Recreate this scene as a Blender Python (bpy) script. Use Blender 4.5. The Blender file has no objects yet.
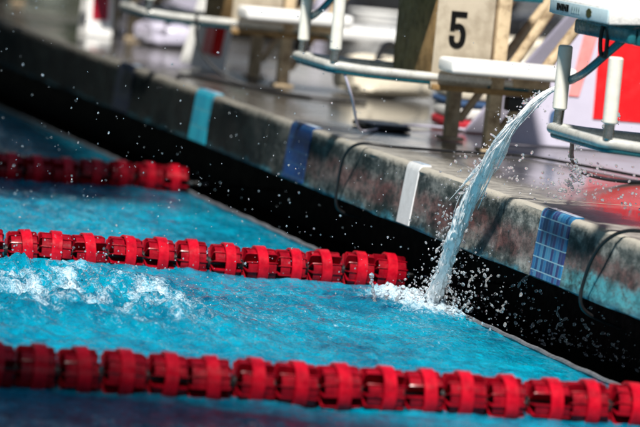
import bpy, bmesh, math, random
import numpy as np
from mathutils import Vector, Matrix, noise
random.seed(7); rng = np.random.default_rng(11)
S = bpy.context.scene
COL = S.collection
R = math.radians
DZ = 0.366            # deck level above the water (water is z = 0)

# ------------------------------------------------------------------ materials
def mat(name, col, rough=.5, metal=0., spec=.5, trans=0., ior=1.45, coat=0.):
    m = bpy.data.materials.new(name); m.use_nodes = True
    b = m.node_tree.nodes['Principled BSDF']
    b.inputs['Base Color'].default_value = (*col, 1)
    b.inputs['Roughness'].default_value = rough
    b.inputs['Metallic'].default_value = metal
    b.inputs['Specular IOR Level'].default_value = spec
    b.inputs['Transmission Weight'].default_value = trans
    b.inputs['IOR'].default_value = ior
    b.inputs['Coat Weight'].default_value = coat
    b.inputs['Coat Roughness'].default_value = .08
    return m
class NT:
    def __init__(s, m):
        s.t = m.node_tree; s.b = s.t.nodes['Principled BSDF']; s.m = m
        s.co = s.t.nodes.new('ShaderNodeTexCoord')
    def n(s, kind, **kw):
        nd = s.t.nodes.new(kind)
        for k, v in kw.items(): setattr(nd, k, v)
        return nd
    def l(s, a, b): s.t.links.new(a, b)
    def mapping(s, scale=(1, 1, 1), src='Object'):
        mp = s.n('ShaderNodeMapping'); mp.inputs['Scale'].default_value = scale
        s.l(s.co.outputs[src], mp.inputs['Vector']); return mp.outputs['Vector']
    def noise(s, scale, detail=5, rough=.6, vec=None, dist=0.):
        nd = s.n('ShaderNodeTexNoise'); nd.inputs['Scale'].default_value = scale
        nd.inputs['Detail'].default_value = detail; nd.inputs['Roughness'].default_value = rough
        nd.inputs['Distortion'].default_value = dist
        s.l(vec if vec is not None else s.co.outputs['Object'], nd.inputs['Vector']); return nd.outputs['Fac']
    def ramp(s, fac, stops, interp='LINEAR'):
        r = s.n('ShaderNodeValToRGB'); r.color_ramp.interpolation = interp
        e = r.color_ramp.elements
        while len(e) < len(stops): e.new(.5)
        for i, (p, c) in enumerate(stops):
            e[i].position = p; e[i].color = (*c, 1) if len(c) == 3 else c
        s.l(fac, r.inputs['Fac']); return r.outputs['Color']
    def mix(s, fac, a, b, mode='MIX'):
        x = s.n('ShaderNodeMix', data_type='RGBA', blend_type=mode)
        for sock, v in ((x.inputs[0], fac), (x.inputs[6], a), (x.inputs[7], b)):
            if hasattr(v, 'is_linked') or hasattr(v, 'links'): s.l(v, sock)
            elif isinstance(v, (int, float)): sock.default_value = v
            else: sock.default_value = (*v, 1)
        return x.outputs[2]
    def math(s, op, a, b=0., clamp=False):
        x = s.n('ShaderNodeMath', operation=op, use_clamp=clamp)
        for i, v in enumerate((a, b)):
            if hasattr(v, 'links'): s.l(v, x.inputs[i])
            else: x.inputs[i].default_value = v
        return x.outputs[0]
    def bump(s, h, strength=.3, dist=.01):
        b = s.n('ShaderNodeBump'); b.inputs['Strength'].default_value = strength
        b.inputs['Distance'].default_value = dist
        s.l(h, b.inputs['Height']); s.l(b.outputs['Normal'], s.b.inputs['Normal'])
    def set(s, k, o): s.l(o, s.b.inputs[k])
G = lambda v: (v, v, v)

def worn(name, col, rough=.45, var=.35, scale=14, metal=0., bump=.15, bd=.003, spec=.5, dirt=None):
    """a surface with uneven colour, uneven gloss and small bumps"""
    m = mat(name, col, rough, metal, spec); t = NT(m)
    f = t.noise(scale, 6, .65)
    d = dirt or tuple(c*(1-var) for c in col)
    t.set('Base Color', t.ramp(f, [(.3, d), (.55, col), (.8, tuple(min(1, c*(1+var*.4)) for c in col))]))
    g = t.noise(scale*2.7, 4)
    t.set('Roughness', t.ramp(g, [(.3, G(max(.03, rough-.15))), (.7, G(min(1, rough+.15)))]))
    t.bump(t.noise(scale*6, 4), bump, bd)
    return m

M = {}
M['bar'] = worn('worn_pale_tube', (.62, .62, .58), .28, .3, 30, metal=.25, bump=.05)
M['steel'] = worn('stainless_steel', (.42, .44, .45), .24, .3, 30, metal=1., bump=.06)
M['teal'] = worn('teal_bar_reflection', (.02, .16, .2), .25, .4, 30, metal=.3, bump=.05)
M['tan'] = worn('tan_painted_steel', (.50, .39, .25), .35, .4, 25, metal=.0, bump=.08, dirt=(.2, .14, .08))
M['panel'] = worn('beige_panel', (.42, .365, .28), .4, .25, 7, dirt=(.19, .15, .10))
M['bronze'] = worn('brown_panel', (.30, .19, .085), .5, .5, 18, dirt=(.13, .08, .035), spec=.12)
M['pad'] = worn('white_grip_foam', (.72, .71, .64), .6, .12, 40, bump=.1)
M['white'] = worn('white_plastic', (.8, .8, .78), .35, .08, 10)
M['lilac'] = worn('pale_plastic', (.46, .44, .54), .3, .1, 6)
M['black'] = worn('black_rubber', (.012, .012, .013), .4, .3, 40)
M['ink'] = mat('black_ink', (.004, .004, .004), .7, 0, .1)
M['olive'] = mat('olive_ink', (.05, .055, .012), .5)
M['paleink'] = mat('pale_blue_ink', (.3, .42, .45), .5)
M['edge'] = worn('pale_blue_trim', (.52, .68, .74), .35, .15, 30)
M['red'] = worn('red_panel', (.62, .008, .010), .3, .12, 8)
M['darkred'] = worn('dark_red_panel', (.33, .005, .02), .3, .12, 8)
M['pink'] = worn('pink_glare_panel', (.75, .25, .24), .35, .2, 30)  # sheet glare on the boards, put into a pink colour
M['blue'] = worn('blue_cloth', (.035, .085, .19), .8, .2, 30)
M['redcloth'] = worn('red_cloth', (.42, .015, .03), .8, .25, 30)
M['whitecloth'] = worn('white_cloth', (.74, .73, .7), .85, .1, 20, bump=.4, bd=.01)
M['cream'] = worn('cream_cloth', (.66, .6, .48), .85, .15, 20, bump=.4, bd=.01)
M['hedge'] = worn('dark_leaves', (.025, .045, .015), .7, .6, 3, bump=.5, bd=.05)
M['canvas'] = worn('white_canvas', (.8, .8, .82), .7, .08, 2)
M['skin'] = mat('skin', (.42, .24, .16), .5)
M['void'] = worn('shade_black_recess', (.002, .0022, .0025), .7, .5, 10, spec=.15)  # near black: the deep shade of the recess is in the colour
M['brick'] = worn('dark_brown_cladding', (.05, .035, .025), .6, .4, 3)

# red rope floats: glossy translucent plastic
m = mat('red_float_plastic', (.5, .004, .018), .35, 0, .5); t = NT(m)
f = t.noise(35, 5, .6)
t.set('Base Color', t.ramp(f, [(.25, (.20, .0015, .008)), (.55, (.42, .003, .014)), (.85, (.56, .008, .024))]))
t.set('Roughness', t.ramp(t.noise(90, 3), [(.3, G(.16)), (.75, G(.42))]))
t.bump(t.noise(160, 3), .12, .002); t.b.inputs['Specular IOR Level'].default_value = .3; M['float'] = m

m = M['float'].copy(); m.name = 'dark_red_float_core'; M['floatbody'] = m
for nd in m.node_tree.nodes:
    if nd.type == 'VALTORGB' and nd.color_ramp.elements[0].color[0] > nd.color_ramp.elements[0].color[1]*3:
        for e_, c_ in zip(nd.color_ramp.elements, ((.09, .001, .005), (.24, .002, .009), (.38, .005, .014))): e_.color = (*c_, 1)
# pool water
m = mat('pool_water', (.0, .3, .42), .04, 0, .5, 0, 1.33); t = NT(m)
at = t.n('ShaderNodeAttribute', attribute_name='foam'); foam = at.outputs['Fac']
vec = t.mapping((1, .55, 1))
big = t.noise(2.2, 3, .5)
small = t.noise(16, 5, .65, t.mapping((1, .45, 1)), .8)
base = t.ramp(t.math('ADD', t.math('MULTIPLY', big, .45), t.math('MULTIPLY', small, .55)), [(.34, (.0, .055, .12)), (.5, (.0, .18, .29)), (.64, (.0, .29, .43))])  # small noise paints dark ripple troughs and caustic light into the colour
fn = t.noise(60, 7, .8, vec, 1.6)
fm = t.math('ADD', foam, t.math('MULTIPLY', t.math('SUBTRACT', fn, .5), 2.2))
fmask = t.ramp(fm, [(.48, G(0)), (1., G(1))])
fmask2 = t.math('MULTIPLY', fmask, t.math('MULTIPLY', foam, 4, True), True)
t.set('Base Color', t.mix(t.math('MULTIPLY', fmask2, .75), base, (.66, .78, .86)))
t.set('Roughness', t.ramp(fmask2, [(0, G(.035)), (1, G(.5))]))
h = t.math('ADD', t.noise(55, 4, .6, vec), t.math('MULTIPLY', t.noise(190, 3, .6, vec), .35))
t.bump(h, .9, .016); M['water'] = m

# wet concrete deck
m = mat('wet_concrete_deck', (.2, .17, .14), .25); t = NT(m)
a = t.noise(1.3, 5, .6); b_ = t.noise(26, 6, .7)
c1 = t.ramp(a, [(.3, (.018, .017, .016)), (.5, (.048, .045, .041)), (.72, (.11, .103, .09))])
sxd = t.n('ShaderNodeSeparateXYZ'); t.l(t.co.outputs['Object'], sxd.inputs[0])
dry = t.math('MULTIPLY', t.math('SUBTRACT', t.math('ADD', .06, t.math('MULTIPLY', t.noise(5, 6, .7), .32)), sxd.outputs[0]), 7., True)
ynear = t.math('SUBTRACT', 1., t.math('MULTIPLY', t.math('SUBTRACT', sxd.outputs[1], 11.5), .5, True))
dry = t.math('MULTIPLY', dry, ynear)
DECKMIX = (t.mix(.45, c1, t.ramp(b_, [(.3, (.024, .023, .021)), (.7, (.15, .14, .125))]), 'MIX'))
t.set('Base Color', t.mix(dry, DECKMIX, t.ramp(b_, [(.3, (.10, .095, .085)), (.65, (.34, .325, .29))])))
wet = t.noise(1.9, 4, .55, t.mapping((1, .6, 1)))
t.set('Roughness', t.mix(dry, t.ramp(wet, [(.38, G(.05)), (.62, G(.24))]), G(.5)))
t.bump(t.noise(60, 6, .7), .06, .004); M['deck'] = m

# stained concrete of the pool edge (object coords = world coords)
m = mat('stained_edge_concrete', (.2, .2, .2), .4); t = NT(m)
sx = t.n('ShaderNodeSeparateXYZ'); t.l(t.co.outputs['Object'], sx.inputs[0])
X, Y, Z = sx.outputs
st = t.noise(11, 6, .7, t.mapping((1, .4, .8)))
fine = t.noise(45, 6, .75, t.mapping((1, .5, 1)))
gen = t.ramp(t.math('ADD', t.math('MULTIPLY', st, .6), t.math('MULTIPLY', fine, .4)),
             [(.40, (.012, .02, .019)), (.49, (.075, .09, .088)), (.59, (.30, .315, .30))])
# grime and painted-in shade, both heavier towards the far end
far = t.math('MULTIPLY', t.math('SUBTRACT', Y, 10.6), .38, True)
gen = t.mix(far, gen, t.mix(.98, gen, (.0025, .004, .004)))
wob = t.math('MULTIPLY', t.math('SUBTRACT', t.noise(6, 5, .7), .5), .09)
zz = t.math('ADD', Z, wob)
patch = t.ramp(t.noise(2.6, 3, .5, t.mapping((1, 1, .2))), [(.42, G(0)), (.52, G(1))])
def band(c, w):
    dd = t.math('ABSOLUTE', t.math('SUBTRACT', zz, c))
    return t.math('MULTIPLY', t.ramp(t.math('DIVIDE', dd, w), [(.45, G(1)), (1, G(0))]), t.ramp(fine, [(.38, G(.15)), (.55, G(1))]))
near = t.math('SUBTRACT', 1., t.math('MULTIPLY', t.math('SUBTRACT', Y, 11.6), .9, True))
gen = t.mix(t.math('MULTIPLY', t.math('MULTIPLY', band(.262, .05), near), .55), gen, (.19, .055, .05))
nn = t.math('SUBTRACT', 1., t.math('MULTIPLY', t.math('SUBTRACT', Y, 9.75), 5, True))
gen = t.mix(t.math('MULTIPLY', t.math('MULTIPLY', band(.222, .035), nn), 1.), gen, (.10, .42, .48))
gen = t.mix(t.math('MULTIPLY', t.math('MULTIPLY', band(.172, .03), .8), t.math('SUBTRACT', 1, t.math('MULTIPLY', far, .7))), gen, (.03, .26, .36))
dk = t.ramp(t.noise(16, 5, .7, t.mapping((1, .45, .8))), [(.48, G(0)), (.66, G(.7))])
gen = t.mix(dk, gen, (.012, .02, .02))
# worn pale lip along the top edge
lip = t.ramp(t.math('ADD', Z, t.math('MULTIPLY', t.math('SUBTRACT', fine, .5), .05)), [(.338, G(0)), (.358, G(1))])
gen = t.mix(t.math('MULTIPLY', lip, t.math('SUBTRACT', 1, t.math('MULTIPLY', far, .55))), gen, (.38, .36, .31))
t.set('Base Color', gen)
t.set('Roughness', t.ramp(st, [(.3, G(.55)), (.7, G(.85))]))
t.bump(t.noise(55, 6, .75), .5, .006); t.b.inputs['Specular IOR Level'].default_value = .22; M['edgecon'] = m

def tile_mat(name, cols, row, colw, grout, rough=.4):
    """narrow glazed mosaic; object coords: y along the wall, z up"""
    m = mat(name, cols[0], rough, 0, .3); t = NT(m)
    sx = t.n('ShaderNodeSeparateXYZ'); t.l(t.co.outputs['Object'], sx.inputs[0])
    Y, Z = sx.outputs[1], sx.outputs[2]
    fz = t.math('FRACT', t.math('DIVIDE', Z, row)); fy = t.math('FRACT', t.math('DIVIDE', Y, colw))
    gz = t.math('LESS_THAN', fz, .09); gy = t.math('LESS_THAN', fy, .12)
    cv = t.n('ShaderNodeCombineXYZ')
    t.l(t.math('FLOOR', t.math('DIVIDE', Y, colw)), cv.inputs[1]); t.l(t.math('FLOOR', t.math('DIVIDE', Z, row)), cv.inputs[2])
    wn = t.n('ShaderNodeTexWhiteNoise'); t.l(cv.outputs[0], wn.inputs['Vector'])
    n = len(cols)
    c = t.ramp(wn.outputs['Value'], [(i/n, k) for i, k in enumerate(cols)], 'CONSTANT')
    c = t.mix(t.math('MULTIPLY', gy, .35), c, grout); c = t.mix(gz, c, grout)
    c = t.mix(t.ramp(t.noise(60, 5, .7), [(.5, G(0)), (.8, G(.15))]), c, (.3, .34, .36))
    t.set('Base Color', c); t.bump(t.noise(80, 4), .15, .003)
    return m
M['t_blue'] = tile_mat('blue_mosaic', [(.008, .06, .17), (.012, .10, .26), (.018, .15, .33), (.025, .045, .16), (.05, .22, .38)], .0345, .021, (.24, .42, .52))
M['t_navy'] = tile_mat('navy_mosaic', [(.002, .028, .12), (.003, .04, .16), (.002, .022, .09)], .04, .06, (.02, .07, .15))
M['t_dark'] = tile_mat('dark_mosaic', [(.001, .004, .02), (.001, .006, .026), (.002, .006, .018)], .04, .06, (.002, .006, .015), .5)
M['t_cyan'] = tile_mat('cyan_mosaic', [(.004, .24, .36), (.006, .30, .42), (.004, .18, .28)], .06, .05, (.05, .28, .36))
M['t_white'] = worn('white_glazed_tile', (.72, .74, .76), .15, .12, 30)

# falling water and drops
m = mat('clear_water', (1., 1., 1.), .12, 0, .5, .8, 1.33); t = NT(m)
f = t.noise(70, 5, .7, t.mapping((1, 1, .3)), .6)
t.b.inputs['Subsurface Weight'].default_value = 0.; t.b.inputs['Subsurface Radius'].default_value = (1, 1, 1); t.b.inputs['Subsurface Scale'].default_value = .02
t.set('Transmission Weight', t.ramp(f, [(.36, G(.5)), (.46, G(.0))]))
t.bump(t.noise(70, 4, .6, t.mapping((1, 1, .5))), .12, .003); M['spray'] = m
M['drop'] = mat('water_drops', (.93, .97, 1.), .01, 0, .5, .88, 1.33)

# ------------------------------------------------------------------ helpers
def tag(o, label=None, cat=None, group=None, kind=None):
    if label: o['label'] = label
    if cat: o['category'] = cat
    if group: o['group'] = group
    if kind: o['kind'] = kind
    return o
def empty(name, loc=(0, 0, 0), rz=0):
    o = bpy.data.objects.new(name, None); COL.objects.link(o); o.location = loc; o.rotation_euler = (0, 0, rz)
    o.empty_display_size = .05; return o
def link(name, bm, mt, parent=None, smooth=True, loc=None):
    me = bpy.data.meshes.new(name)
    bmesh.ops.recalc_face_normals(bm, faces=bm.faces); bm.to_mesh(me); bm.free()
    for x in (mt if isinstance(mt, (list, tuple)) else [mt]): me.materials.append(x)
    if smooth:
        me.polygons.foreach_set('use_smooth', [True]*len(me.polygons))
        try: me.set_sharp_from_angle(angle=R(38))
        except Exception: pass
    o = bpy.data.objects.new(name, me); COL.objects.link(o)
    if parent: o.parent = parent
    if loc: o.location = loc
    return o
def box(bm, x0, x1, y0, y1, z0, z1, bev=0., rot=None, seg=2):
    tmp = bmesh.new(); bmesh.ops.create_cube(tmp, size=1)
    for v in tmp.verts: v.co = Vector((v.co.x*(x1-x0), v.co.y*(y1-y0), v.co.z*(z1-z0)))
    if bev: bmesh.ops.bevel(tmp, geom=tmp.edges[:], offset=bev, segments=seg, affect='EDGES', profile=.5)
    c = Vector(((x0+x1)/2, (y0+y1)/2, (z0+z1)/2))
    for v in tmp.verts: v.co = (rot @ v.co if rot else v.co) + c
    merge(bm, tmp); return bm
def merge(bm, tmp):
    vm = {v: bm.verts.new(v.co) for v in tmp.verts}
    for f in tmp.faces:
        try: nf = bm.faces.new([vm[v] for v in f.verts]); nf.material_index = f.material_index
        except ValueError: pass
    tmp.free()
def smoothpath(pts, n=8):
    """Catmull-Rom through the points"""
    P = [Vector(p) for p in pts]; out = []
    for i in range(len(P)-1):
        p0 = P[max(i-1, 0)]; p1 = P[i]; p2 = P[i+1]; p3 = P[min(i+2, len(P)-1)]
        for k in range(n):
            s = k/n
            out.append(.5*((2*p1)+(p2-p0)*s+(2*p0-5*p1+4*p2-p3)*s*s+(3*p1-p0-3*p2+p3)*s**3))
    out.append(P[-1]); return out
def tube(bm, pts, r, seg=10, cap=True, rf=None):
    pts = [Vector(p) for p in pts]; rings = []; up = None
    for i, p in enumerate(pts):
        d = (pts[min(i+1, len(pts)-1)]-pts[max(i-1, 0)]).normalized()
        if up is None:
            up = Vector((0, 0, 1)) if abs(d.z) < .9 else Vector((1, 0, 0))
        u = d.cross(up).normalized(); v = u.cross(d).normalized(); up = v
        rr = rf(i/(len(pts)-1)) if rf else r
        rings.append([bm.verts.new(p+(u*math.cos(a)+v*math.sin(a))*rr) for a in [2*math.pi*k/seg for k in range(seg)]])
    for a, b in zip(rings, rings[1:]):
        for k in range(seg): bm.faces.new((a[k], a[(k+1) % seg], b[(k+1) % seg], b[k]))
    if cap: bm.faces.new(rings[0][::-1]); bm.faces.new(rings[-1])
    return bm
def prism(bm, poly, place, thick):
    """poly: 2D outline; place(a, b, t) -> 3D point; thick: depth"""
    A = [bm.verts.new(place(a, b, 0)) for a, b in poly]; B = [bm.verts.new(place(a, b, thick)) for a, b in poly]
    bm.faces.new(A); bm.faces.new(B[::-1]); n = len(A)
    for i in range(n): bm.faces.new((A[i], B[i], B[(i+1) % n], A[(i+1) % n]))
    return bm
def children(o): return [c for c in COL.objects if c.parent == o]
def copy_tree(o, parent=None):
    c = o.copy(); COL.objects.link(c); c.parent = parent
    for ch in children(o): copy_tree(ch, c)
    return c
def BM(): return bmesh.new()

# vectorised gradient noise
def perlin(x, y, seed=0):
    r = np.random.default_rng(seed); perm = r.permutation(4096); ang = r.random(4096)*2*np.pi
    xi = np.floor(x).astype(int); yi = np.floor(y).astype(int); xf = x-xi; yf = y-yi
    u = xf**3*(xf*(xf*6-15)+10); v = yf**3*(yf*(yf*6-15)+10)
    def g(i, j, dx, dy):
        h = perm[(perm[i % 4096]+j) % 4096]; return np.cos(ang[h])*dx+np.sin(ang[h])*dy
    a = g(xi, yi, xf, yf); b = g(xi+1, yi, xf-1, yf); c = g(xi, yi+1, xf, yf-1); d = g(xi+1, yi+1, xf-1, yf-1)
    return (a+(b-a)*u)+((c+(d-c)*u)-(a+(b-a)*u))*v

# ------------------------------------------------------------------ world, sun, camera
w = bpy.data.worlds.new('World'); S.world = w; w.use_nodes = True
SUN = Vector((-.22, -.55, .80)).normalized()
sky = w.node_tree.nodes.new('ShaderNodeTexSky'); sky.sky_type = 'NISHITA'; sky.sun_disc = False
sky.sun_elevation = math.asin(SUN.z); sky.sun_rotation = math.atan2(SUN.x, SUN.y)
sky.air_density = 1.; sky.dust_density = .8; sky.ozone_density = 1.
bg = w.node_tree.nodes['Background']; bg.inputs['Strength'].default_value = .05
w.node_tree.links.new(sky.outputs[0], bg.inputs[0])
ld = bpy.data.lights.new('sun', 'SUN'); ld.energy = 5.0; ld.angle = R(3.5); ld.color = (1, .95, .88)
lo = bpy.data.objects.new('sun', ld); COL.objects.link(lo)
lo.rotation_euler = SUN.to_track_quat('Z', 'Y').to_euler()

Rm = Matrix(((0.95947047, 0.07121138, 0.27266347), (-0.2640713, -0.11065288, 0.9581348), (0.0984011, -0.99130463, -0.08736329)))
right = Rm @ Vector((1, 0, 0)); upv = Rm @ Vector((0, -1, 0)); back = Rm @ Vector((0, 0, -1))
cd = bpy.data.cameras.new('camera'); co = bpy.data.objects.new('camera', cd); COL.objects.link(co)
CAM = Vector((-3.47026, 0, 1.23))
mw = Matrix.Identity(4)
for i in range(3):
    mw[i][0] = right[i]; mw[i][1] = upv[i]; mw[i][2] = back[i]; mw[i][3] = CAM[i]
co.matrix_world = mw
cd.sensor_width = 36; cd.lens = 4100/640*36; cd.clip_start = .1; cd.clip_end = 600
cd.dof.use_dof = True; cd.dof.focus_distance = 10.95; cd.dof.aperture_fstop = 3.8
S.camera = co
S.view_settings.view_transform = 'Standard'; S.view_settings.look = 'None'
S.view_settings.exposure = .6; S.view_settings.gamma = 1

# ------------------------------------------------------------------ the setting
def sheet(name, rects, mt, z):
    bm = BM()
    for x0, x1, y0, y1 in rects: bm.faces.new([bm.verts.new(p) for p in ((x0, y0, z), (x1, y0, z), (x1, y1, z), (x0, y1, z))])
    return tag(link(name, bm, mt, smooth=False), kind='structure')
sheet('ground', [(-140, 140, -140, 260)], M['brick'], -1.9)
# deck behind the edge stones
bm = BM(); box(bm, .40, 60, -6, 70, -.3, DZ-.002); tag(link('pool_deck', bm, M['deck'], smooth=False), kind='structure')
bm = BM(); box(bm, -40, .38, -6, -.9, -.3, DZ-.1); tag(link('side_deck', bm, M['deck'], smooth=False), kind='structure')
# edge stones: rounded lip, face that leans out at the foot, recess below
prof = [(-.016, .190), (-.013, .186), (.38, .186), (.40, DZ), (.022, DZ), (.010, DZ-.001), (.003, DZ-.006), (.0, DZ-.014), (-.001, DZ-.022), (-.008, .27), (-.015, .196)]
joints = [-.9, 2.2, 5.4, 8.0, 9.235, 10.392, 12.9, 15.4, 17.9, 20.4, 22.9, 25.4, 30.]
bm = BM()
for a, b in zip(joints, joints[1:]):
    n = max(2, int((b-a)/.04)); rings = []
    for k in range(n+1):
        y = a+.006+(b-a-.012)*k/n
        ring = []
        for i, (px, pz) in enumerate(prof):
            q = noise.noise(Vector((y*3.1, i*.7, 3.)))*.004+noise.noise(Vector((y*14, i*1.7, 8.)))*.002
            if i in (2, 3): q = 0
            ring.append(bm.verts.new((px+q, y, pz+(q*.5 if i not in (2, 3) else 0))))
        rings.append(ring)
    for r1, r2 in zip(rings, rings[1:]):
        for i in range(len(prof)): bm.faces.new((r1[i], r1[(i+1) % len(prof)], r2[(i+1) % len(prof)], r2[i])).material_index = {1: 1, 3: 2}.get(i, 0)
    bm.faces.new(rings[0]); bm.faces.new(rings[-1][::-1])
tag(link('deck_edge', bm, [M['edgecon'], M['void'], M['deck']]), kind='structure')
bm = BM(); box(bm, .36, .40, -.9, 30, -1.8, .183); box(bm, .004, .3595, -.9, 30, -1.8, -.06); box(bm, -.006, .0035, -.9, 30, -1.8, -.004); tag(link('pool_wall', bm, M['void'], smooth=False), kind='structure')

# ---- water
def water_h(x, y):
    h = np.zeros_like(x)
    for L, A, sd in ((.55, .010, 1), (.24, .0095, 2), (.11, .0078, 3), (.052, .0058, 4), (.026, .0030, 5)):
        th = .35*sd; cx = math.cos(th); sy = math.sin(th)
        u = (x*cx+y*sy)/L; v = (-x*sy+y*cx)/(L*1.25)
        h += A*(1-2*np.abs(perlin(u+sd*37, v+sd*11, sd)))*1.0 if sd in (2, 4) else A*2*perlin(u+sd*37, v+sd*11, sd)
    # swimmer's wake between the two nearer lane ropes
    wx, wy = x+1.06, y-10.45
    wake = np.exp(-((wx/.31)**2+(wy/.72)**2)**1.6)
    wake2 = np.exp(-(((x+1.5)/.35)**2+((y-10.45)/.8)**2)**1.4)
    turb = np.abs(perlin(x/.13+9, y/.2+4, 21))*.062+np.abs(perlin(x/.05, y/.08, 22))*.036+np.abs(perlin(x/.02, y/.03, 23))*.017
    back_ = np.clip((11.15-y)/.25, 0, 1)
    h += (wake*(.010+turb*1.05)+wake2*(.004+turb*.85))*back_
    # ring where the stream lands
    ix, iy = x+.05, y-10.82; rr = np.sqrt(ix**2+(iy*.6)**2)
    imp = np.exp(-(rr/.13)**2); ring = np.exp(-((rr-.11)/.05)**2)
    h += imp*(np.abs(perlin(x/.03, y/.04, 31))*.05)+ring*(.008+np.abs(perlin(x/.025, y/.04, 32))*.03)
    foam = np.clip(wake*.52+wake2*.30, 0, .7)*(.72+.8*perlin(x/.14, y/.5, 41)+1.1*perlin(x/.04, y/.13, 43))+np.clip(imp*.9+ring*.35, 0, .9)
    foam += .24*np.exp(-(((x+.45)/.5)**2+((y-10.4)/1.0)**2))*(1+1.5*perlin(x/.2, y/.3, 44))+.13*np.exp(-((y-10.4)/1.1)**2)
    calm = np.clip((y-8.45)/.3, .55, 1)
    wall = np.exp(-(np.minimum(x, 0)/.22)**2)*(1-np.exp(-(((y-10.8)/.55)**2)))
    h = h*calm*(1-.72*wall)
    return h, np.clip(foam, 0, 1)
xs = np.concatenate([np.arange(-2.45, -.002, .0085), [.004]])
ys = np.concatenate([np.arange(7.7, 12.0, .0085), np.arange(12.0, 19, .02)])
XX, YY = np.meshgrid(xs, ys); H, F = water_h(XX, YY)
fade = np.clip((XX+2.45)/.15, 0, 1)*np.clip((.015-XX)/.05, .0, 1)*np.clip((YY-7.7)/.2, 0, 1)*np.clip((19-YY)/.3, 0, 1)
fade[:, 0] = 0; fade[:, -1] = 0; fade[0] = 0; fade[-1] = 0
H = H*fade
nx, ny = len(xs), len(ys)
V = np.stack([XX, YY, H], -1).reshape(-1, 3)
idx = np.arange(nx*ny).reshape(ny, nx)
Fc = np.stack([idx[:-1, :-1], idx[:-1, 1:], idx[1:, 1:], idx[1:, :-1]], -1).reshape(-1, 4)
x0, x1, y0, y1 = xs[0], xs[-1], ys[0], ys[-1]
ext = []; nv = len(V)
ev = []
for a, b, c, d in ((-40, x0, -1, 40), (x0, x1, -1, y0), (x0, x1, y1, 40)):
    k = nv+len(ev); ev += [(a, c, 0), (b, c, 0), (b, d, 0), (a, d, 0)]; ext.append((k, k+1, k+2, k+3))
V = np.concatenate([V, np.array(ev)]); Fc = np.concatenate([Fc, np.array(ext)])
me = bpy.data.meshes.new('pool_water')
me.vertices.add(len(V)); me.vertices.foreach_set('co', V.astype(np.float32).ravel())
me.loops.add(Fc.size); me.loops.foreach_set('vertex_index', Fc.astype(np.int32).ravel())
me.polygons.add(len(Fc)); me.polygons.foreach_set('loop_start', np.arange(0, Fc.size, 4, dtype=np.int32))
me.update(calc_edges=True); me.polygons.foreach_set('use_smooth', [True]*len(Fc))
at = me.attributes.new('foam', 'FLOAT', 'POINT')
at.data.foreach_set('value', np.concatenate([F.ravel(), np.zeros(len(ev))]).astype(np.float32))
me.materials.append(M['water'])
o = bpy.data.objects.new('pool_water', me); COL.objects.link(o); tag(o, kind='structure')

# pale gutter lip at the waterline
bm = BM(); pts = [(-.004+.003*math.sin(y*5.), y, .006+.0015*math.sin(y*31)) for y in np.arange(-.8, 29.9, .05)]
tube(bm, pts, .0075, 8); tag(link('gutter_lip', bm, worn('pale_wet_rope_edge', (.14, .15, .17), .4, .5, 60, bump=.6, bd=.004)), kind='structure')

# ---- tile markers set in the pool edge
def tile_marker(y, wdt, mt, label, group=None):
    bm = BM(); o_ = .0025
    pr = [(-.016-o_, .192), (-.001-o_, DZ-.020), (.001-o_, DZ-.008), (.005, DZ+o_-.001), (.012, DZ+o_+.001), (.034, DZ+o_+.001), (.034, DZ-.01), (-.005, .25), (-.01, .192)]
    A = [bm.verts.new((a, y-wdt/2, b)) for a, b in pr]; B = [bm.verts.new((a, y+wdt/2, b)) for a, b in pr]
    n = len(pr)
    for i in range(n): bm.faces.new((A[i], B[i], B[(i+1) % n], A[(i+1) % n]))
    bm.faces.new(A); bm.faces.new(B[::-1])
    root = tag(link('tile_marker', bm, mt), label, 'tile strip', group)
    bm = BM(); box(bm, .012, .033, y-wdt/2+.004, y+wdt/2-.004, DZ+.0036, DZ+.0052, .0006)
    link('cap_tile', bm, M['captile'], root)
M['captile'] = worn('pale_blue_cap_tile', (.36, .45, .55), .15, .2, 40)
g = 'tile strips set in the pool edge'
tile_marker(9.97, .235, M['t_blue'], 'bright blue mosaic tile strip in pool edge, nearest, right of the falling water', g)
tile_marker(11.26, .12, M['t_white'], 'narrow plain white tile strip on the face of the pool edge', g)
tile_marker(12.50, .25, M['t_navy'], 'navy blue tile strip in pool edge under the block with two white grips', g)
tile_marker(13.79, .24, M['t_cyan'], 'turquoise cyan tile strip in pool edge near the end of the farthest rope', g)
tile_marker(15.03, .25, M['t_dark'], 'almost black tile strip in the darkest far part of the pool edge', g)

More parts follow.
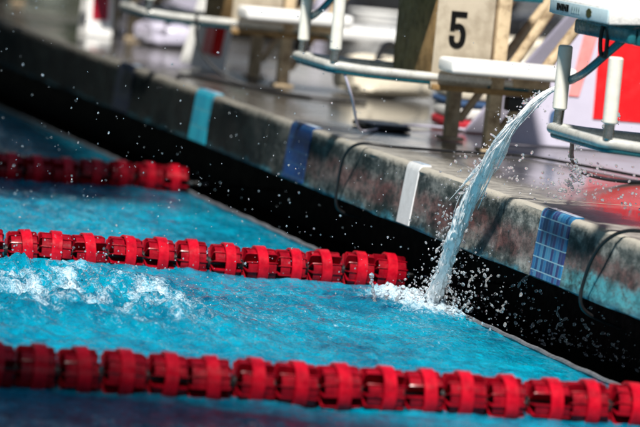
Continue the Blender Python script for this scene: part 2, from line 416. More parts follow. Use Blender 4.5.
# ---- lane ropes
def make_float(var):
    """one float: hub and radial vanes; the outer rim is its child"""
    L = .0425 if var else .0475
    bm = BM(); tube(bm, [(-.049, 0, 0), (.049, 0, 0)], .017, 14)
    for f_ in bm.faces: f_.material_index = 1
    nf = 12
    for k in range(nf):
        a = 2*math.pi*(k+.25)/nf
        prof = [(-L, .015), (L, .015), (L, .047), (L-.002, .0515), (L-.006, .0535), (-L+.006, .0535), (-L+.002, .0515), (-L, .047)]
        ca, sa = math.cos(a), math.sin(a)
        prism(bm, prof, lambda p, q, t: (p, q*ca-(t-.0016)*sa, q*sa+(t-.0016)*ca), .0032)
    # web ring that ties the vanes, partly open
    for k in range(nf):
        if k in (var+1, var+5, var+9): continue
        a0 = 2*math.pi*(k+.25)/nf; a1 = 2*math.pi*(k+1.25)/nf
        st = [a0+(a1-a0)*j/4 for j in range(5)]
        for s0, s1 in zip(st, st[1:]):
            for sg in (-1, 1):
                r1 = .0505
                q = [bm.verts.new((sg*x_, r1*math.cos(a), r1*math.sin(a))) for x_, a in ((.008, s0), (L-.006, s0), (L-.006, s1), (.008, s1))]
                bm.faces.new(q)
    fl = link('float', bm, [M['floatbody'], M['black']])
    bm = BM(); seg = 40; pr = [(-.0155, .058), (-.0145, .0600), (.0145, .0600), (.0155, .058), (.0155, .0545), (-.0155, .0545)]
    rr = [[bm.verts.new((p, q*math.cos(2*math.pi*k/seg), q*math.sin(2*math.pi*k/seg))) for p, q in pr] for k in range(seg)]
    for k in range(seg):
        for i in range(6): bm.faces.new((rr[k][i], rr[k][(i+1) % 6], rr[(k+1) % seg][(i+1) % 6], rr[(k+1) % seg][i]))
    rim = link('rim', bm, M['float'], fl)
    return fl, rim
protos = [make_float(0), make_float(1)]
def lane_rope(y, xend, label, sd):
    rd = random.Random(sd)
    root = tag(empty('lane_rope', (xend, y, 0)), label, 'lane rope', 'red lane ropes floating across the pool')
    pts = []
    zf = lambda x: .041+.006*noise.noise(Vector((x*2.2, y, sd)))+.0025*math.sin(x*9+sd)
    for i in range(90):
        x = -4.3+(4.3+.36)*i/89; pts.append((x-xend, 0, zf(x)))
    bm = BM(); tube(bm, pts, .004, 8); link('cable', bm, M['steel'], root)
    bm = BM(); z_ = zf(xend+.05); tube(bm, [(.012, 0, z_), (.055, 0, z_)], .008, 12); tube(bm, [(.055+.016*(1-math.cos(a)), .012*math.sin(a), z_) for a in [2*math.pi*k/16 for k in range(17)]], .003, 8); link('tension_hook', bm, M['steel'], root)
    n = int((xend+4.25)/.0985)
    for k in range(n):
        x = xend-.05-.0985*k
        f, r = protos[(k+sd) % 2] if rd.random() < .75 else protos[rd.randrange(2)]
        fo = f.copy(); COL.objects.link(fo); fo.parent = root
        fo.location = (x-xend+rd.uniform(-.0045, .0045), 0, zf(x)+rd.uniform(-.0015, .0015))
        fo.rotation_euler = (rd.uniform(0, 6.28), rd.uniform(-.05, .05), rd.uniform(-.05, .05))
        ro = r.copy(); COL.objects.link(ro); ro.parent = fo
        ro.location = (rd.uniform(-.004, .010), 0, 0); ro.rotation_euler = (0, rd.uniform(-.03, .03), rd.uniform(-.04, .04))
lane_rope(8.74, .13, 'nearest red lane rope, blurred, across the bottom of the picture', 1)
lane_rope(11.26, .005, 'middle red lane rope, sharp and wet with drops, ending left of the falling water', 2)
lane_rope(13.86, -.015, 'farthest red lane rope, darkest and smallest, ending below the cyan tile strip', 3)
for f, r in protos:
    for q in (r, f):
        bpy.data.objects.remove(q)

# ---- starting blocks
def cyl(bm, p0, p1, r, seg=20, bev=.003):
    p0, p1 = Vector(p0), Vector(p1); d = (p1-p0).normalized(); L = (p1-p0).length
    ts = [(0, r-bev), (bev, r), (L-bev, r), (L, r-bev)]
    up = Vector((0, 1, 0)) if abs(d.y) < .9 else Vector((1, 0, 0)); u = d.cross(up).normalized(); v = d.cross(u)
    rr = [[bm.verts.new(p0+d*t_+(u*math.cos(a)+v*math.sin(a))*q) for a in [2*math.pi*k/seg for k in range(seg)]] for t_, q in ts]
    for a, b in zip(rr, rr[1:]):
        for k in range(seg): bm.faces.new((a[k], a[(k+1) % seg], b[(k+1) % seg], b[k]))
    bm.faces.new(rr[0]); bm.faces.new(rr[-1]); return bm
def make_block(label, y, number=None, marks=False):
    root = tag(empty('starting_block', (0, y, DZ)), label, 'starting block', 'starting blocks in a row along the deck')
    A = lambda name, bm, mt: link(name, bm, mt, root)
    z0 = DZ
    # backstroke bar: U of steel tube reaching over the pool
    hz = .605-z0-.012
    side = lambda s, d: [(.62, s*.212, hz-.012), (.30, s*.212, hz-.010), (.05, s*.212, hz-.006), (-.05, s*.212, hz), (-.072, s*.205, hz), (-.082, s*.185, hz)]
    pts = smoothpath(side(-1, 0), 5)+smoothpath(side(1, 0), 5)[::-1]
    bm = BM(); tube(bm, pts, .0135, 12); br = A('backstroke_bar', bm, M['bar'])
    bm = BM(); pts2 = [(p[0]*.985+.004, p[1]*.985, p[2]-.016) for p in pts]; tube(bm, pts2, .0085, 10); link('teal_reflection', bm, M['teal'], br)  # teal tube stands in for the reflection under the bar
    for s, gx in ((-1, -.072), (1, -.058)):
        bm = BM(); cyl(bm, (gx, s*.212, hz+.008), (gx+.002, s*.212, .645-z0), .013); gr = A('grip_post', bm, M['steel'])
        bm = BM(); cyl(bm, (gx+.001, s*.212, .640-z0), (gx, s*.212, .805-z0), .0185, 24, .004); link('grip_pad', bm, M['pad'], gr)
    # pedestal box
    bm = BM(); box(bm, .24, .418, -.213, .213, .565-z0, .872-z0, .004); bx = A('pedestal', bm, M['bronze'])
    bm = BM(); box(bm, .237, .421, -.219, -.2145, .548-z0, .872-z0, .0015); sp = link('side_panel', bm, M['panel'], bx)
    if number:
        bm = BM(); pl5 = lambda dz: (lambda a, b, t_: (.279+a*.055, -.2195-t_-dz, .676-z0+b*.114))
        prism(bm, [(.05, .84), (.98, .84), (.98, 1), (.05, 1)], pl5(0), .0018)
        prism(bm, [(.05, .46), (.34, .46), (.34, .8395), (.05, .8395)], pl5(0), .0018)
        cl = smoothpath([(.32, .55, 0), (.50, .60, 0), (.70, .56, 0), (.82, .44, 0), (.84, .30, 0), (.77, .15, 0), (.60, .085, 0), (.42, .085, 0), (.26, .14, 0), (.19, .24, 0), (.19, .34, 0)], 4)
        up_, dn_ = [], []
        for k, p in enumerate(cl):
            d = (cl[min(k+1, len(cl)-1)]-cl[max(k-1, 0)]); d = Vector((d.x*.055, d.y*.114)).normalized(); hw = .0088
            up_.append((p.x-d.y*hw/.055, p.y+d.x*hw/.114)); dn_.append((p.x+d.y*hw/.055, p.y-d.x*hw/.114))
        for k in range(len(cl)-1):
            prism(bm, [up_[k], up_[k+1], dn_[k+1], dn_[k]], pl5(.0004), .0018)
        link('numeral', bm, M['ink'], sp)
    # platform with pale trim
    tilt = Matrix.Rotation(R(-4), 3, 'Y')
    bm = BM(); box(bm, -.105, .62, -.225, .225, .882-z0, .925-z0, .006, None); 
    for v in bm.verts: v.co.z += max(0, v.co.x+.1)*.07
    pf = A('platform', bm, M['grit'])
    bm = BM(); box(bm, -.1085, -.1055, -.222, .222, .885-z0, .918-z0, .001); tr = link('front_trim', bm, M['edge'], pf)
    if marks:
        q = random.Random(4)
        bm = BM()
        yy = .165
        for i in range(5):
            wd = (.012, .02, .01, .022, .016)[i]; zl = .894-z0; zh = .912-z0
            sh = [(0, 0), (.3, 0), (.3, .6), (.7, 0), (1, 0), (1, 1), (.7, 1), (.7, .5), (.3, 1), (0, 1)] if i % 2 else [(0, 0), (1, 0), (1, .25), (.35, .25), (.35, .75), (1, .75), (1, 1), (0, 1)]
            prism(bm, sh, lambda a, b, t_: (-.1087-t_, yy-a*wd, zl+(zh-zl)*b), .0008); yy -= wd+.003
        bmesh.ops.triangulate(bm, faces=[f for f in bm.faces if len(f.verts) > 4]); link('dark_lettering', bm, M['ink'], tr)
        bm = BM(); yy = .05
        for i in range(4):
            prism(bm, [(0, 0), (1, 0), (1, 1), (.6, 1), (.6, .4), (.3, .4), (.3, 1), (0, 1)], lambda a, b, t_: (-.1087-t_, yy-a*.012, .894-z0+.016*b), .0008); yy -= .017
        bmesh.ops.triangulate(bm, faces=[f for f in bm.faces if len(f.verts) > 4]); link('pale_lettering', bm, M['paleink'], tr)
        bm = BM(); prism(bm, [(.5+.5*math.cos(a)*(1 if i % 2 else .8), .5+.5*math.sin(a)) for i, a in enumerate([k*math.pi/8 for k in range(16)])], lambda a, b, t_: (-.1087-t_, -.06-a*.045, .889-z0+.024*b), .0008)
        link('emblem', bm, M['olive'], tr)
    # teal beam under the platform
    bm = BM(); box(bm, -.02, .58, -.205, -.155, .835-z0, .879-z0, .008); A('support_beam', bm, M['teal'])
    bm = BM(); box(bm, -.02, .58, .155, .205, .835-z0, .879-z0, .008); A('support_beam', bm, M['teal'])
    bm = BM(); box(bm, -.045, -.021, -.205, .205, .838-z0, .876-z0, .008); A('support_beam', bm, M['teal'])
    # bent handle from under the platform to the far grip
    bm = BM(); tube(bm, smoothpath([(-.02, -.10, .842-z0), (-.035, -.06, .812-z0), (-.05, .02, .765-z0), (-.045, .12, .735-z0), (-.035, .232, .714-z0)], 6), .0105, 10); A('handle', bm, M['teal'])
    bm = BM(); tube(bm, smoothpath([(-.05, -.03, .87-z0), (-.056, -.04, .835-z0), (-.052, -.045, .80-z0), (-.046, -.06, .80-z0), (-.046, -.062, .835-z0), (-.04, -.05, .87-z0)], 6), .0055, 8); A('strap_loop', bm, M['black'])
    # legs, rails, diagonal braces
    for s in (-1, 1):
        bm = BM(); box(bm, .43, .472, s*.205-.022, s*.205+.022, .012, .87-z0, .005); lg = A('leg', bm, M['tan'])
        bm = BM(); box(bm, .415, .487, s*.205-.035, s*.205+.035, 0, .012, .002); link('foot_plate', bm, M['tan'], lg)
        bm = BM(); cyl(bm, (.476, s*.205, .60-z0), (.64, s*.205, .88-z0), .016, 12); A('brace', bm, M['tan'])
        bm = BM(); cyl(bm, (.476, s*.205, .43-z0), (.57, s*.205, .58-z0), .013, 12); A('brace', bm, M['tan'])
        bm = BM(); cyl(bm, (.58, s*.205, .60-z0), (.78, s*.205, .90-z0), .017, 12); A('brace', bm, M['tan'])
    bm = BM(); box(bm, .24, .60, -.235, -.19, .545-z0, .562-z0, .003); A('lower_rail', bm, M['bronze']); bm = BM(); box(bm, .24, .60, .19, .235, .545-z0, .562-z0, .003); A('lower_rail', bm, M['bronze'])
    bm = BM(); box(bm, .50, .62, -.23, -.19, .572-z0, .603-z0, .004); A('bracket', bm, M['tan'])
    bm = BM(); box(bm, .485, .535, -.245, -.195, .50-z0, .543-z0, .005); A('clamp', bm, M['black'])
    for bx_, bz_ in ((.255, .585), (.402, .585), (.255, .85), (.402, .85)):
        bm = BM(); cyl(bm, (bx_, -.219, bz_-z0), (bx_, -.2235, bz_-z0), .006, 8, .001); link('bolt', bm, M['steel'], sp)
    # white step plank hung on the side
    bm = BM(); box(bm, .245, .645, -.40, -.245, .607-z0, .652-z0, .012, None, 3); A('step_plank', bm, M['white'])
    return root
m = mat('white_grit', (.72, .72, .7), .6); t = NT(m)
t.set('Base Color', t.ramp(t.noise(70, 5, .7), [(.3, (.5, .5, .49)), (.5, (.74, .74, .72)), (.8, (.82, .82, .8))])); t.bump(t.noise(160, 4, .7), .6, .003); M['grit'] = m
make_block('starting block marked 5 on its beige side panel, white grips over the pool', 12.165, number=True)
make_block('nearest starting block at top right, lettered pale blue trim on its platform', 9.66, marks=True)
make_block('starting block next beyond the one marked 5, above the cyan and navy tile strips', 14.665)
make_block('starting block in the dark top left corner, third along from the picture front', 17.165)
make_block('farthest starting block, hidden behind the others at the top left', 19.665)

# ---- A-frame boards on the deck
def a_frame(name, label, x0, x1, y, h, inset, red, depth, scale=1., emblem=False, stripes=None, pm='lilac'):
    root = tag(empty(name, ((x0+x1)/2, y, DZ)), label, 'barrier board', 'red and white boards between the starting blocks')
    wd = (x1-x0)/2; top = wd-inset
    for s in (-1, 1):
        pl = lambda a, b, t_: (a, s*(depth*(1-b/h)+.012+t_), b)
        bm = BM(); prism(bm, [(-wd, 0), (wd, 0), (top, h), (-top, h)], pl, .02)
        bmesh.ops.bevel(bm, geom=bm.edges[:], offset=.004, segments=2, affect='EDGES')
        pn = link('panel', bm, M[pm], root)
        for (quad, mt, nm) in stripes:
            bm = BM(); prism(bm, [(-wd+a, b) for a, b in quad], lambda a, b, t_: (a, s*(depth*(1-b/h)+.034+t_), b), .003)
            link(nm, bm, M[mt], pn)
        if emblem and s < 0:
            bm = BM(); prism(bm, [(-wd+.19+.018*math.cos(a), .085+.032*math.sin(a)) for a in [k*math.pi/8 for k in range(16)]], lambda a, b, t_: (a, s*(depth*(1-b/h)+.034+t_), b), .002)
            link('emblem', bm, M['blue'], pn)
    return root
a_frame('barrier_board', 'large white board with bright red panel behind the nearest starting block', .63, 2.05, 12.62, .62, .42, .35, .16,
        emblem=True, stripes=[([(.235, .166), (.27, .166), (.39, .56), (.335, .56)], 'pink', 'pink_glare_stripe'), ([(.32, .10), (1.1, .10), (1.02, .57), (.405, .57), (.345, .45)], 'red', 'red_stripe')])
a_frame('barrier_board', 'white board with slanted dark red stripes and pink glare stripes beside the far blocks', .262, .395, 15.2, .42, .0, 1., .06, pm='white',
        stripes=[([(.03, .06), (.062, .06), (.062, .40), (.03, .40)], 'pink', 'pink_glare_stripe'), ([(.065, .06), (.105, .06), (.105, .40), (.065, .40)], 'red', 'red_stripe')])
bb = [o for o in COL.objects if o.name.startswith('barrier_board')]
bb[1].rotation_euler = (0, R(9), 0)
a_frame('barrier_board', 'small white board with dark red panel in the dim top left corner', .245, .355, 17.0, .30, .0, 1., .06, pm='white',
        stripes=[([(.02, .07), (.09, .07), (.09, .28), (.02, .28)], 'darkred', 'red_stripe')])

# ---- cables and hoses lying on the deck
def cable(name, pts, r, label, cat='cable', mt='black', grp='black cables on the deck'):
    bm = BM(); tube(bm, smoothpath(pts, 8), r, 10); tag(link(name, bm, M[mt]), label, cat, grp)
e = DZ+.006
cable('cable', [(.05, 11.92, .14), (-.03, 11.90, .165), (-.042, 11.88, .25), (-.040, 11.84, .335), (-.012, 11.78, .375), (.08, 11.75, e+.003), (.25, 11.80, e), (.42, 11.83, e), (.55, 11.84, e), (.66, 11.60, e), (.78, 11.25, e), (.95, 10.6, e)], .0045, 'black cable looping over the pool edge between navy and white tile strips')
cable('cable', [(.08, 9.63, .12), (-.035, 9.60, .165), (-.045, 9.58, .25), (-.03, 9.52, .34), (.02, 9.44, .385), (.12, 9.30, e), (.3, 9.0, e), (.6, 8.3, e)], .0048, 'black cable arching over the pool edge at the right picture border')
cable('cable', [(.03, 14.35, e-.002), (.09, 14.55, e), (.17, 14.45, e), (.25, 14.15, e), (.38, 13.9, e), (.6, 13.85, e)], .0065, 'dark cable curving on the deck beside the cyan tile strip')
cable('cable', [(.10, 14.43, .60), (.11, 14.42, .50), (.17, 14.38, .42), (.27, 14.33, e), (.4, 14.25, e)], .005, 'dark cable hanging from the block beyond number 5')
cable('hose', [(-.04, 11.96, .585), (.0, 11.97, .50), (.07, 12.1, .40), (.2, 12.4, e+.003), (.4, 12.75, e+.003), (.7, 12.8, e), (1.1, 12.3, e)], .0042, 'thin pale grey hose drooping under the bar of block number 5', 'hose', 'lilac', 'hoses under the bars')
cable('hose', [(-.03, 9.88, .585), (.03, 10.0, .555), (.14, 10.3, .49), (.33, 10.75, .42), (.6, 11.15, e), (.9, 11.3, e), (1.2, 11.2, e)], .006, 'dark cable drooping from the bar of the nearest starting block', 'cable', 'black', 'black cables on the deck')

# ---- gear standing on the deck, far out of focus
def lump(bm, x0, x1, y0, y1, z0, z1, sd=0, amp=.12):
    tmp = bmesh.new(); bmesh.ops.create_icosphere(tmp, subdivisions=4, radius=1)
    for v in tmp.verts:
        d = v.co.copy()
        for i in range(3): d[i] = math.copysign(abs(d[i])**.45, d[i])
        d *= 1+amp*noise.noise(v.co*1.7+Vector((sd, 0, 0)))+amp*.5*noise.noise(v.co*4+Vector((sd, 3, 0)))
        v.co = Vector(((x0+x1)/2+d.x*(x1-x0)/2*.93, (y0+y1)/2+d.y*(y1-y0)/2*.93, max(z0, (z0+z1)/2+d.z*(z1-z0)/2*.98)))
    merge(bm, tmp); return bm
def bag(label, x0, x1, y0, y1, h, mt, sd):
    root = tag(empty('sports_bag', ((x0+x1)/2, (y0+y1)/2, DZ)), label, 'bag', 'sports bags on the deck')
    w2, d2 = (x1-x0)/2, (y1-y0)/2
    bm = BM(); lump(bm, -w2, w2, -d2, d2, 0, h, sd); link('body', bm, M[mt], root)
    if h > .06: bm = BM(); tube(bm, smoothpath([(-w2*.5, -d2*.9, h*.6), (-w2*.3, -d2*.6, h*1.15), (0, -d2*.3, h*1.4), (w2*.3, -d2*.6, h*1.15), (w2*.5, -d2*.9, h*.6)], 6), .012, 8); link('strap', bm, M['black'], root)
bag('cream white bag lying on the deck under the long bar of block 5', .64, .98, 14.2, 14.6, .14, 'cream', 1)
bag('flat black stand-in for a dark reflection on the wet deck left of the block 5 legs', .22, .38, 12.5, 12.75, .022, 'black', 2)  # dark reflection on the deck, built as a flat black shape
bag('long black bag at the top behind the diagonal tan braces', 2.9, 3.7, 19.3, 19.8, .16, 'black', 3)
bag('black bag at the top, between the white grips and the brown pedestal', 2.25, 2.95, 20.2, 20.8, .32, 'black', 5)
bag('low cream bag on the deck seen through the diagonal tan braces', 1.85, 2.25, 16.3, 16.6, .17, 'cream', 7)
bag('pale bag on the wet deck left of the striped board', .40, .66, 16.4, 16.8, .10, 'lilac', 8)
bag('black bag beside the dark far end of the deck', .9, 1.5, 19.6, 20.2, .28, 'black', 9)
bag('tall black bag at the top edge just right of the brown pedestal', 3.0, 3.9, 22.0, 22.6, .4, 'black', 11)
bag('wide black bag at the top left of the brown pedestal', 1.55, 2.25, 19.3, 19.9, .16, 'black', 12)
bag('low black bag at the top beyond the white step plank of the unnumbered block', 1.0, 1.5, 17.8, 18.3, .12, 'black', 13)
def towel(label, x0, x1, y0, y1, z0, z1, mt):
    bm = BM(); box(bm, x0, x1, y0, y1, z0, z1, min(.012, (z1-z0)*.45), Matrix.Rotation(random.uniform(-.05, .05), 3, 'Z'), 3)
    tag(link('folded_towel', bm, M[mt]), label, 'towel', 'folded towels in a stack behind block 5')
zz_ = DZ
for i, (hh, mt, nm) in enumerate([(.035, 'redcloth', 'dark red folded towel, lowest of the stack behind block 5 legs'), (.04, 'whitecloth', 'white folded towel just above the lowest dark red towel'), (.025, 'blue', 'blue folded towel in the middle of the stack behind block 5'), (.04, 'cream', 'cream folded towel between the blue and the upper red towels'), (.022, 'redcloth', 'red folded towel above the cream one, second red in the stack'), (.03, 'lilac', 'pale lilac folded towel topmost of the stack behind block 5')]):
    towel(nm, .62, .80, 12.85, 13.15, zz_, zz_+hh-.001, mt); zz_ += hh
def bench(label, x0, x1, y, h, mt='white', d=.35):
    root = tag(empty('bench', ((x0+x1)/2, y, DZ)), label, 'bench', 'white benches along the back of the deck')
    w2 = (x1-x0)/2
    bm = BM(); box(bm, -w2, w2, -d/2, d/2, h-.05, h, .01); link('seat', bm, M[mt], root)
    for sx in (-1, 1):
        for sy in (-1, 1):
            bm = BM(); box(bm, sx*(w2-.12)-.03, sx*(w2-.12)+.03, sy*(d/2-.06)-.02, sy*(d/2-.06)+.02, 0, h-.051, .004); link('leg', bm, M[mt], root)
bench('long low white bench at the top, behind the grips of block 5', 1.15, 1.85, 17.3, .12)
bench('white bench far back behind the brown pedestal of block 5', 1.6, 3.2, 20.5, .42)
bench('pale bench in the dim area behind the far blocks', .75, 1.9, 18.9, .30, 'lilac')
bench('white bench beyond the striped barrier board', 1.9, 3.6, 24.5, .42)
def bin_(label, x, y, r, h, mt='white'):
    root = tag(empty('bucket', (x, y, DZ)), label, 'bucket', 'buckets on the deck')
    bm = BM(); seg = 28
    pr = [(0, 0), (r*.8, 0), (r, h*.97), (r*1.04, h*.97), (r*1.04, h), (r*.96, h), (r*.77, .01), (0, .01)]
    rr = [[bm.verts.new((q*math.cos(a), q*math.sin(a), z)) for a in [2*math.pi*k/seg for k in range(seg)]] for q, z in pr[1:-1]]
    for a, b in zip(rr, rr[1:]):
        for k in range(seg): bm.faces.new((a[k], a[(k+1) % seg], b[(k+1) % seg], b[k]))
    bm.faces.new(rr[0]); bm.faces.new(rr[-1]); link('body', bm, M[mt], root)
    bm = BM(); tube(bm, smoothpath([(-r*1.03, 0, h*.9), (-r*.9, -r*.5, h*.65), (0, -r*1.15, h*.5), (r*.9, -r*.5, h*.65), (r*1.03, 0, h*.9)], 6), .006, 8); link('handle', bm, M['steel'], root)
bin_('white bucket standing behind the white bench at the top', 2.12, 18.95, .15, .13)
bin_('white bucket beside the diagonal tan braces of block 5', 1.55, 14.9, .12, .14)
bin_('lilac bucket in the gap between the two far boards', .95, 18.0, .14, .2, 'lilac')

# ---- backdrop around the deck: dark hedge, tents and a building
hb = BM()
rd = random.Random(3)
for i in range(190):
    cx = rd.uniform(-18, 7.6); cz = rd.uniform(.4, 8.4); cy = 44+rd.uniform(-.8, .8); s = rd.uniform(.8, 1.3)
    lump(hb, cx-s, cx+s, cy-s*.7, cy+s*.7, max(DZ, cz-s), cz+s, i, .5) if i < 110 else None
    for k in range(26):
        c = Vector((cx+rd.gauss(0, s), cy+rd.gauss(0, .5), max(.5, cz+rd.gauss(0, s*.7))))
        n_ = Vector((rd.gauss(0, 1), rd.gauss(0, 1), rd.gauss(0, 1))).normalized(); u = n_.orthogonal().normalized()*.14; v = n_.cross(u)
        hb.faces.new([hb.verts.new(c+u), hb.verts.new(c+v), hb.verts.new(c-u), hb.verts.new(c-v)])
tag(link('hedge', hb, M['hedge'], smooth=False), 'dark green hedge along the far end of the deck', 'hedge')
def tent(x, y, label):
    root = tag(empty('tent', (x, y, DZ)), label, 'tent', 'white tents at the back of the deck')
    bm = BM(); c = [(-1.6, -1.6), (1.6, -1.6), (1.6, 1.6), (-1.6, 1.6)]
    lo_ = [bm.verts.new((a, b, 2.1)) for a, b in c]; md = [bm.verts.new((a, b, 2.4)) for a, b in c]; tp = bm.verts.new((0, 0, 3.5))
    for k in range(4):
        bm.faces.new((lo_[k], lo_[(k+1) % 4], md[(k+1) % 4], md[k])); bm.faces.new((md[k], md[(k+1) % 4], tp))
    link('canopy', bm, M['canvas'], root)
    bm = BM(); box(bm, -1.58, 1.58, 1.5, 1.53, .05, 2.12); link('back_wall', bm, M['canvas'], root)
    for a, b in c:
        bm = BM(); cyl(bm, (a*.97, b*.97, 0), (a*.97, b*.97, 2.2), .03, 10); link('pole', bm, M['white'], root)
for i, x in enumerate((9.2, 12.8, 16.4, 20.0)):
    tent(x, 40, 'white tent at the back, %s from the hedge' % ['first', 'second', 'third', 'fourth'][i])

# two unseen canopies added for their shade: far end of the pool, water in front
def canopy(label, quad, z):
    root = tag(empty('added_shade_canopy', (quad[0][0], quad[0][1], 0)), label, 'canopy', 'unseen canopies added to shade the pool')
    bm = BM(); nn_ = 14; ox, oy = quad[0]
    def at_(i, j):
        a, b = i/nn_, j/nn_; q = [(1-a)*(1-b), a*(1-b), a*b, (1-a)*b]
        return (sum(w_*p[0] for w_, p in zip(q, quad))-ox, sum(w_*p[1] for w_, p in zip(q, quad))-oy, z-.4*math.sin(math.pi*a)*math.sin(math.pi*b))
    gr = [[bm.verts.new(at_(i, j)) for i in range(nn_+1)] for j in range(nn_+1)]
    for j in range(nn_):
        for i in range(nn_): bm.faces.new((gr[j][i], gr[j][i+1], gr[j+1][i+1], gr[j+1][i]))
    bmesh.ops.solidify(bm, geom=bm.faces[:], thickness=.01); link('added_shade_fabric', bm, M['brick'], root)
    for i_, (a, b) in enumerate(quad):
        if i_ == 1 and b > 0:      # this corner hangs from an added boom that reaches over from an added post behind the deck
            bm = BM(); cyl(bm, (a-ox, b-oy, z+.03), (9-ox, b-oy, z+.25), .03, 10); link('boom', bm, M['tan'], root)
            a = 9
        bm = BM(); cyl(bm, (a-ox, b-oy, -1.8 if a < 0 else DZ), (a-ox, b-oy, z+.02), .06, 12); link('added_canopy_post', bm, M['tan'], root)
canopy('unseen wide dark canopy added to shade the far end of the pool', [(-22, 9.7), (-1.6, 9.7), (.3, 30), (-22, 30)], 5.2)
canopy('unseen dark canopy added to shade the water in front of the ropes', [(-9, -5), (9, -5), (9, -1.1), (-9, 8.6)], 5.2)

# ------------------------------------------------------------------ falling water and drops
def n3(p, s, sd): return noise.noise(Vector((p[0]*s+sd, p[1]*s, p[2]*s+sd*1.7)))
key = [(.035, 10.08, .705), (-.012, 10.14, .655), (-.050, 10.21, .585), (-.066, 10.28, .515), (-.074, 10.36, .44), (-.078, 10.45, .36), (-.079, 10.53, .27), (-.075, 10.61, .18), (-.065, 10.70, .09), (-.055, 10.79, -.02)]
path = smoothpath(key, 34)
def stream(bm, off, rad, seg, sd, amp, t0=0., t1=1.):
    N = len(path); i0, i1 = int(t0*(N-1)), int(t1*(N-1)); rings = []
    for i in range(i0, i1+1):
        s = i/(N-1); p = path[i]; d = (path[min(i+1, N-1)]-path[max(i-1, 0)]).normalized()
        u = d.cross(Vector((0, 1, 0))).normalized(); v = u.cross(d).normalized()
        e_ = min(1, (i-i0)/16, (i1-i)/20 if t1 < 1 else 1)
        r0 = rad(s)*max(.02, e_)**.8
        c = p+u*off[0](s)+v*off[1](s)
        ring = []
        for k in range(seg):
            a = 2*math.pi*k/seg; q = (math.cos(a), math.sin(a), s*7)
            nz = 1+amp*(n3(q, 1.3, sd)+.9*n3((q[0]*2.2, q[1]*2.2, s*14), 1.6, sd+5)+.6*n3((q[0]*3, q[1]*3, s*22), 2.6, sd+9)+.18*n3((q[0], q[1], s*90), 5, sd+2))
            ring.append(bm.verts.new(c+(u*math.cos(a)+v*math.sin(a))*r0*max(.15, nz)))
        rings.append(ring)
    for a, b in zip(rings, rings[1:]):
        for k in range(seg): bm.faces.new((a[k], a[(k+1) % seg], b[(k+1) % seg], b[k]))
    bm.faces.new(rings[0]); bm.faces.new(rings[-1])
bm = BM()
Z0 = lambda s: 0.
env = lambda s: .004+.005*max(0, s-.55)+.027*min(1, s*1.5)**1.2
stream(bm, (Z0, Z0), lambda s: env(s)*.62, 44, 3, .36)
rs = random.Random(12)
for k in range(80):
    a = rs.uniform(-1, 1); b = rs.uniform(-1, 1); ph = rs.uniform(0, 6); f_ = rs.uniform(4, 22); t0 = rs.uniform(0, .8); t1 = min(.985, t0+rs.uniform(.10, .45)); w_ = rs.uniform(.4, 1.1)
    if k % 7 == 0: w_ = rs.uniform(1.2, 1.9)
    r_ = rs.choice((.0012, .0018, .0025, .0035, .0048))
    stream(bm, (lambda s, a=a, ph=ph, w_=w_, f_=f_: env(s)*w_*(a+.35*math.sin(s*f_+ph)), lambda s, b=b, ph=ph, f_=f_, w_=w_: env(s)*w_*(b+.3*math.cos(s*f_*1.3+ph))),
           lambda s, r_=r_, ph=ph: r_*(.75+.35*math.sin(s*31+ph)), 10, 20+k, .45, t0, t1)
tag(link('falling_water', bm, M['spray']), 'stream of falling water pouring over the deck edge into the pool', 'water stream')

def add_drop(bm, p, r, st=None, sub=1):
    tmp = bmesh.new(); bmesh.ops.create_icosphere(tmp, subdivisions=sub, radius=r)
    ax = Vector((rs.gauss(0, 1), rs.gauss(0, 1), rs.gauss(0, 1))).normalized(); k = st if st is not None else rs.uniform(1, 1.6)
    for v in tmp.verts:
        c = v.co; c = c+ax*(c.dot(ax))*(k-1); v.co = Vector(p)+c*(1+.15*noise.noise(c*(1.5/r)+Vector(p)*9))
    merge(bm, tmp)
def wp(u, v, y):
    """world point at image position (640 px frame) on the vertical plane at depth y - used to survey where spray hangs"""
    d = Rm @ Vector((u-320, v-213.5, 4100.)); return CAM+d*(y/d.y)
bm = BM()
# ejecta round the stream
for i in range(230):
    s = rs.random()**.8; p = path[int(s*(len(path)-1))]; sp = .02+.035*s
    add_drop(bm, (p.x+rs.gauss(0, sp), p.y+abs(rs.gauss(0, .05)), max(.0, p.z+rs.gauss(0, sp))), rs.choice((.0008, .001, .0014, .002, .003)), sub=2)
for i in range(210):
    s = .1+.88*rs.random(); p = path[int(s*(len(path)-1))]; sg = rs.choice((-1, 1)); r_ = rs.choice((.0016, .0022, .003, .0042))
    add_drop(bm, (p.x+sg*env(s)*rs.uniform(.55, 1.25), p.y+.01+abs(rs.gauss(0, .03)), max(.01, p.z+rs.gauss(0, .015))), r_, rs.uniform(1.2, 2.6), 2)
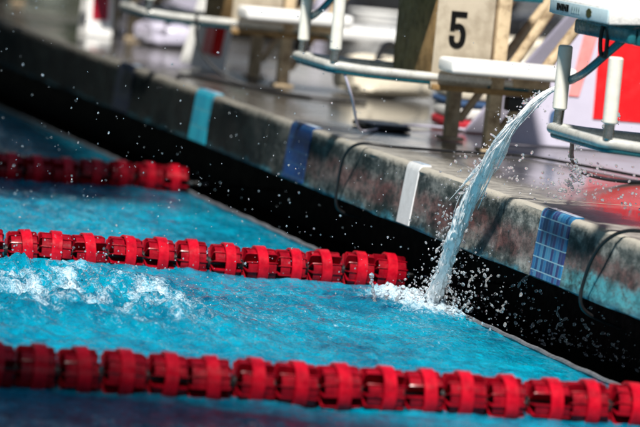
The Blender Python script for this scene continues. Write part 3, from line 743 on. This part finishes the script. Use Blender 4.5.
# splash curtain to the right of the landing point, in front of the dark recess
for i in range(620):
    t_ = rs.random()**2.2; z = abs(rs.gauss(0, .09*(1-t_)+.03))*(1 if rs.random() < .7 else 1.7)
    c_ = .03*n3((t_*9, z*30, 1), 1, 4)
    add_drop(bm, (-.09+.30*t_+rs.gauss(0, .02)+c_, 10.62-.85*t_+rs.gauss(0, .06), z), rs.choice((.0007, .001, .001, .0014, .0018, .0024, .0032, .0045)), rs.uniform(1, 1.9), sub=2)
for i in range(12):
    t_ = rs.random()**1.6; x = -.07+.24*t_; y = 10.6-.7*t_; z = rs.uniform(.01, .19*(1-t_*.7)); L = rs.uniform(.012, .04); a = rs.uniform(-1.2, 1.2)
    pp = smoothpath([(x, y, z), (x+L*.5*math.sin(a), y, z+L*.5), (x+L*math.sin(a+.5), y, z+L)], 7); k0 = rs.uniform(0, 6)
    tube(bm, pp, 0, 8, rf=lambda q, k0=k0: .0012+.0026*abs(math.sin(q*7+k0)))
# drops hopping on the deck behind the stream
for i in range(230):
    y = rs.uniform(10.2, 11.0); x = rs.uniform(.02, .5)
    add_drop(bm, (x, y, DZ+.002+abs(rs.gauss(0, .05))), rs.choice((.0012, .002, .003, .004)), sub=2)
# thin secondary squirt hopping up from the deck
for i in range(150):
    s = rs.random(); add_drop(bm, (.10+.10*s+.03*math.sin(s*9)+rs.gauss(0, .008), 10.3-.1*s+rs.gauss(0, .02), DZ+.02+.24*s+rs.gauss(0, .01)), rs.choice((.0015, .0025, .004, .005)), sub=2)
# fan of ejecta at the impact
for i in range(500):
    a = rs.uniform(0, 6.28); q = abs(rs.gauss(0, .09)); add_drop(bm, (-.06+q*math.cos(a)*1.3, 10.8+q*math.sin(a), abs(rs.gauss(0, .028))+.01), rs.choice((.001, .0015, .0025, .004)))
# wake spray
for i in range(500):
    add_drop(bm, (-1.1+rs.gauss(0, .22), 10.5+rs.gauss(0, .25), .02+abs(rs.gauss(0, .05))), rs.choice((.0008, .0012, .0018, .0026)))
# small crown left of the stream
for cx, ln, tl in ((-.235, .075, -.25), (-.19, .05, .5), (-.21, .03, .1)):
    for k in range(26):
        s = k/25; add_drop(bm, (cx+tl*ln*s+rs.gauss(0, .0015), 10.72, .005+ln*s), .0045*(1-.5*s)+.002*(k % 5 == 0), 1.2, 2)
    add_drop(bm, (cx+tl*ln*1.1, 10.72, .01+ln*1.1), .0075, 1.1, 2)
# fine spray hanging in the air all over
for i in range(1500):
    y = rs.uniform(9.6, 12.6); u = rs.uniform(-5, 645); v = rs.gauss(250, 75) if i % 3 else rs.uniform(0, 400)
    p = wp(u, v, y)
    if p.z < .02 or (p.x > -.03 and p.z < DZ+.01) or (i % 2 and u > 420 and y < 10.6): continue
    add_drop(bm, p, rs.choice((.0008, .0010, .0012, .0016, .0022)) if i % 20 else .003)
tag(link('water_droplets', bm, M['drop']), kind='stuff', label='fine water drops hanging in the air and splashing round the stream', cat='water spray')
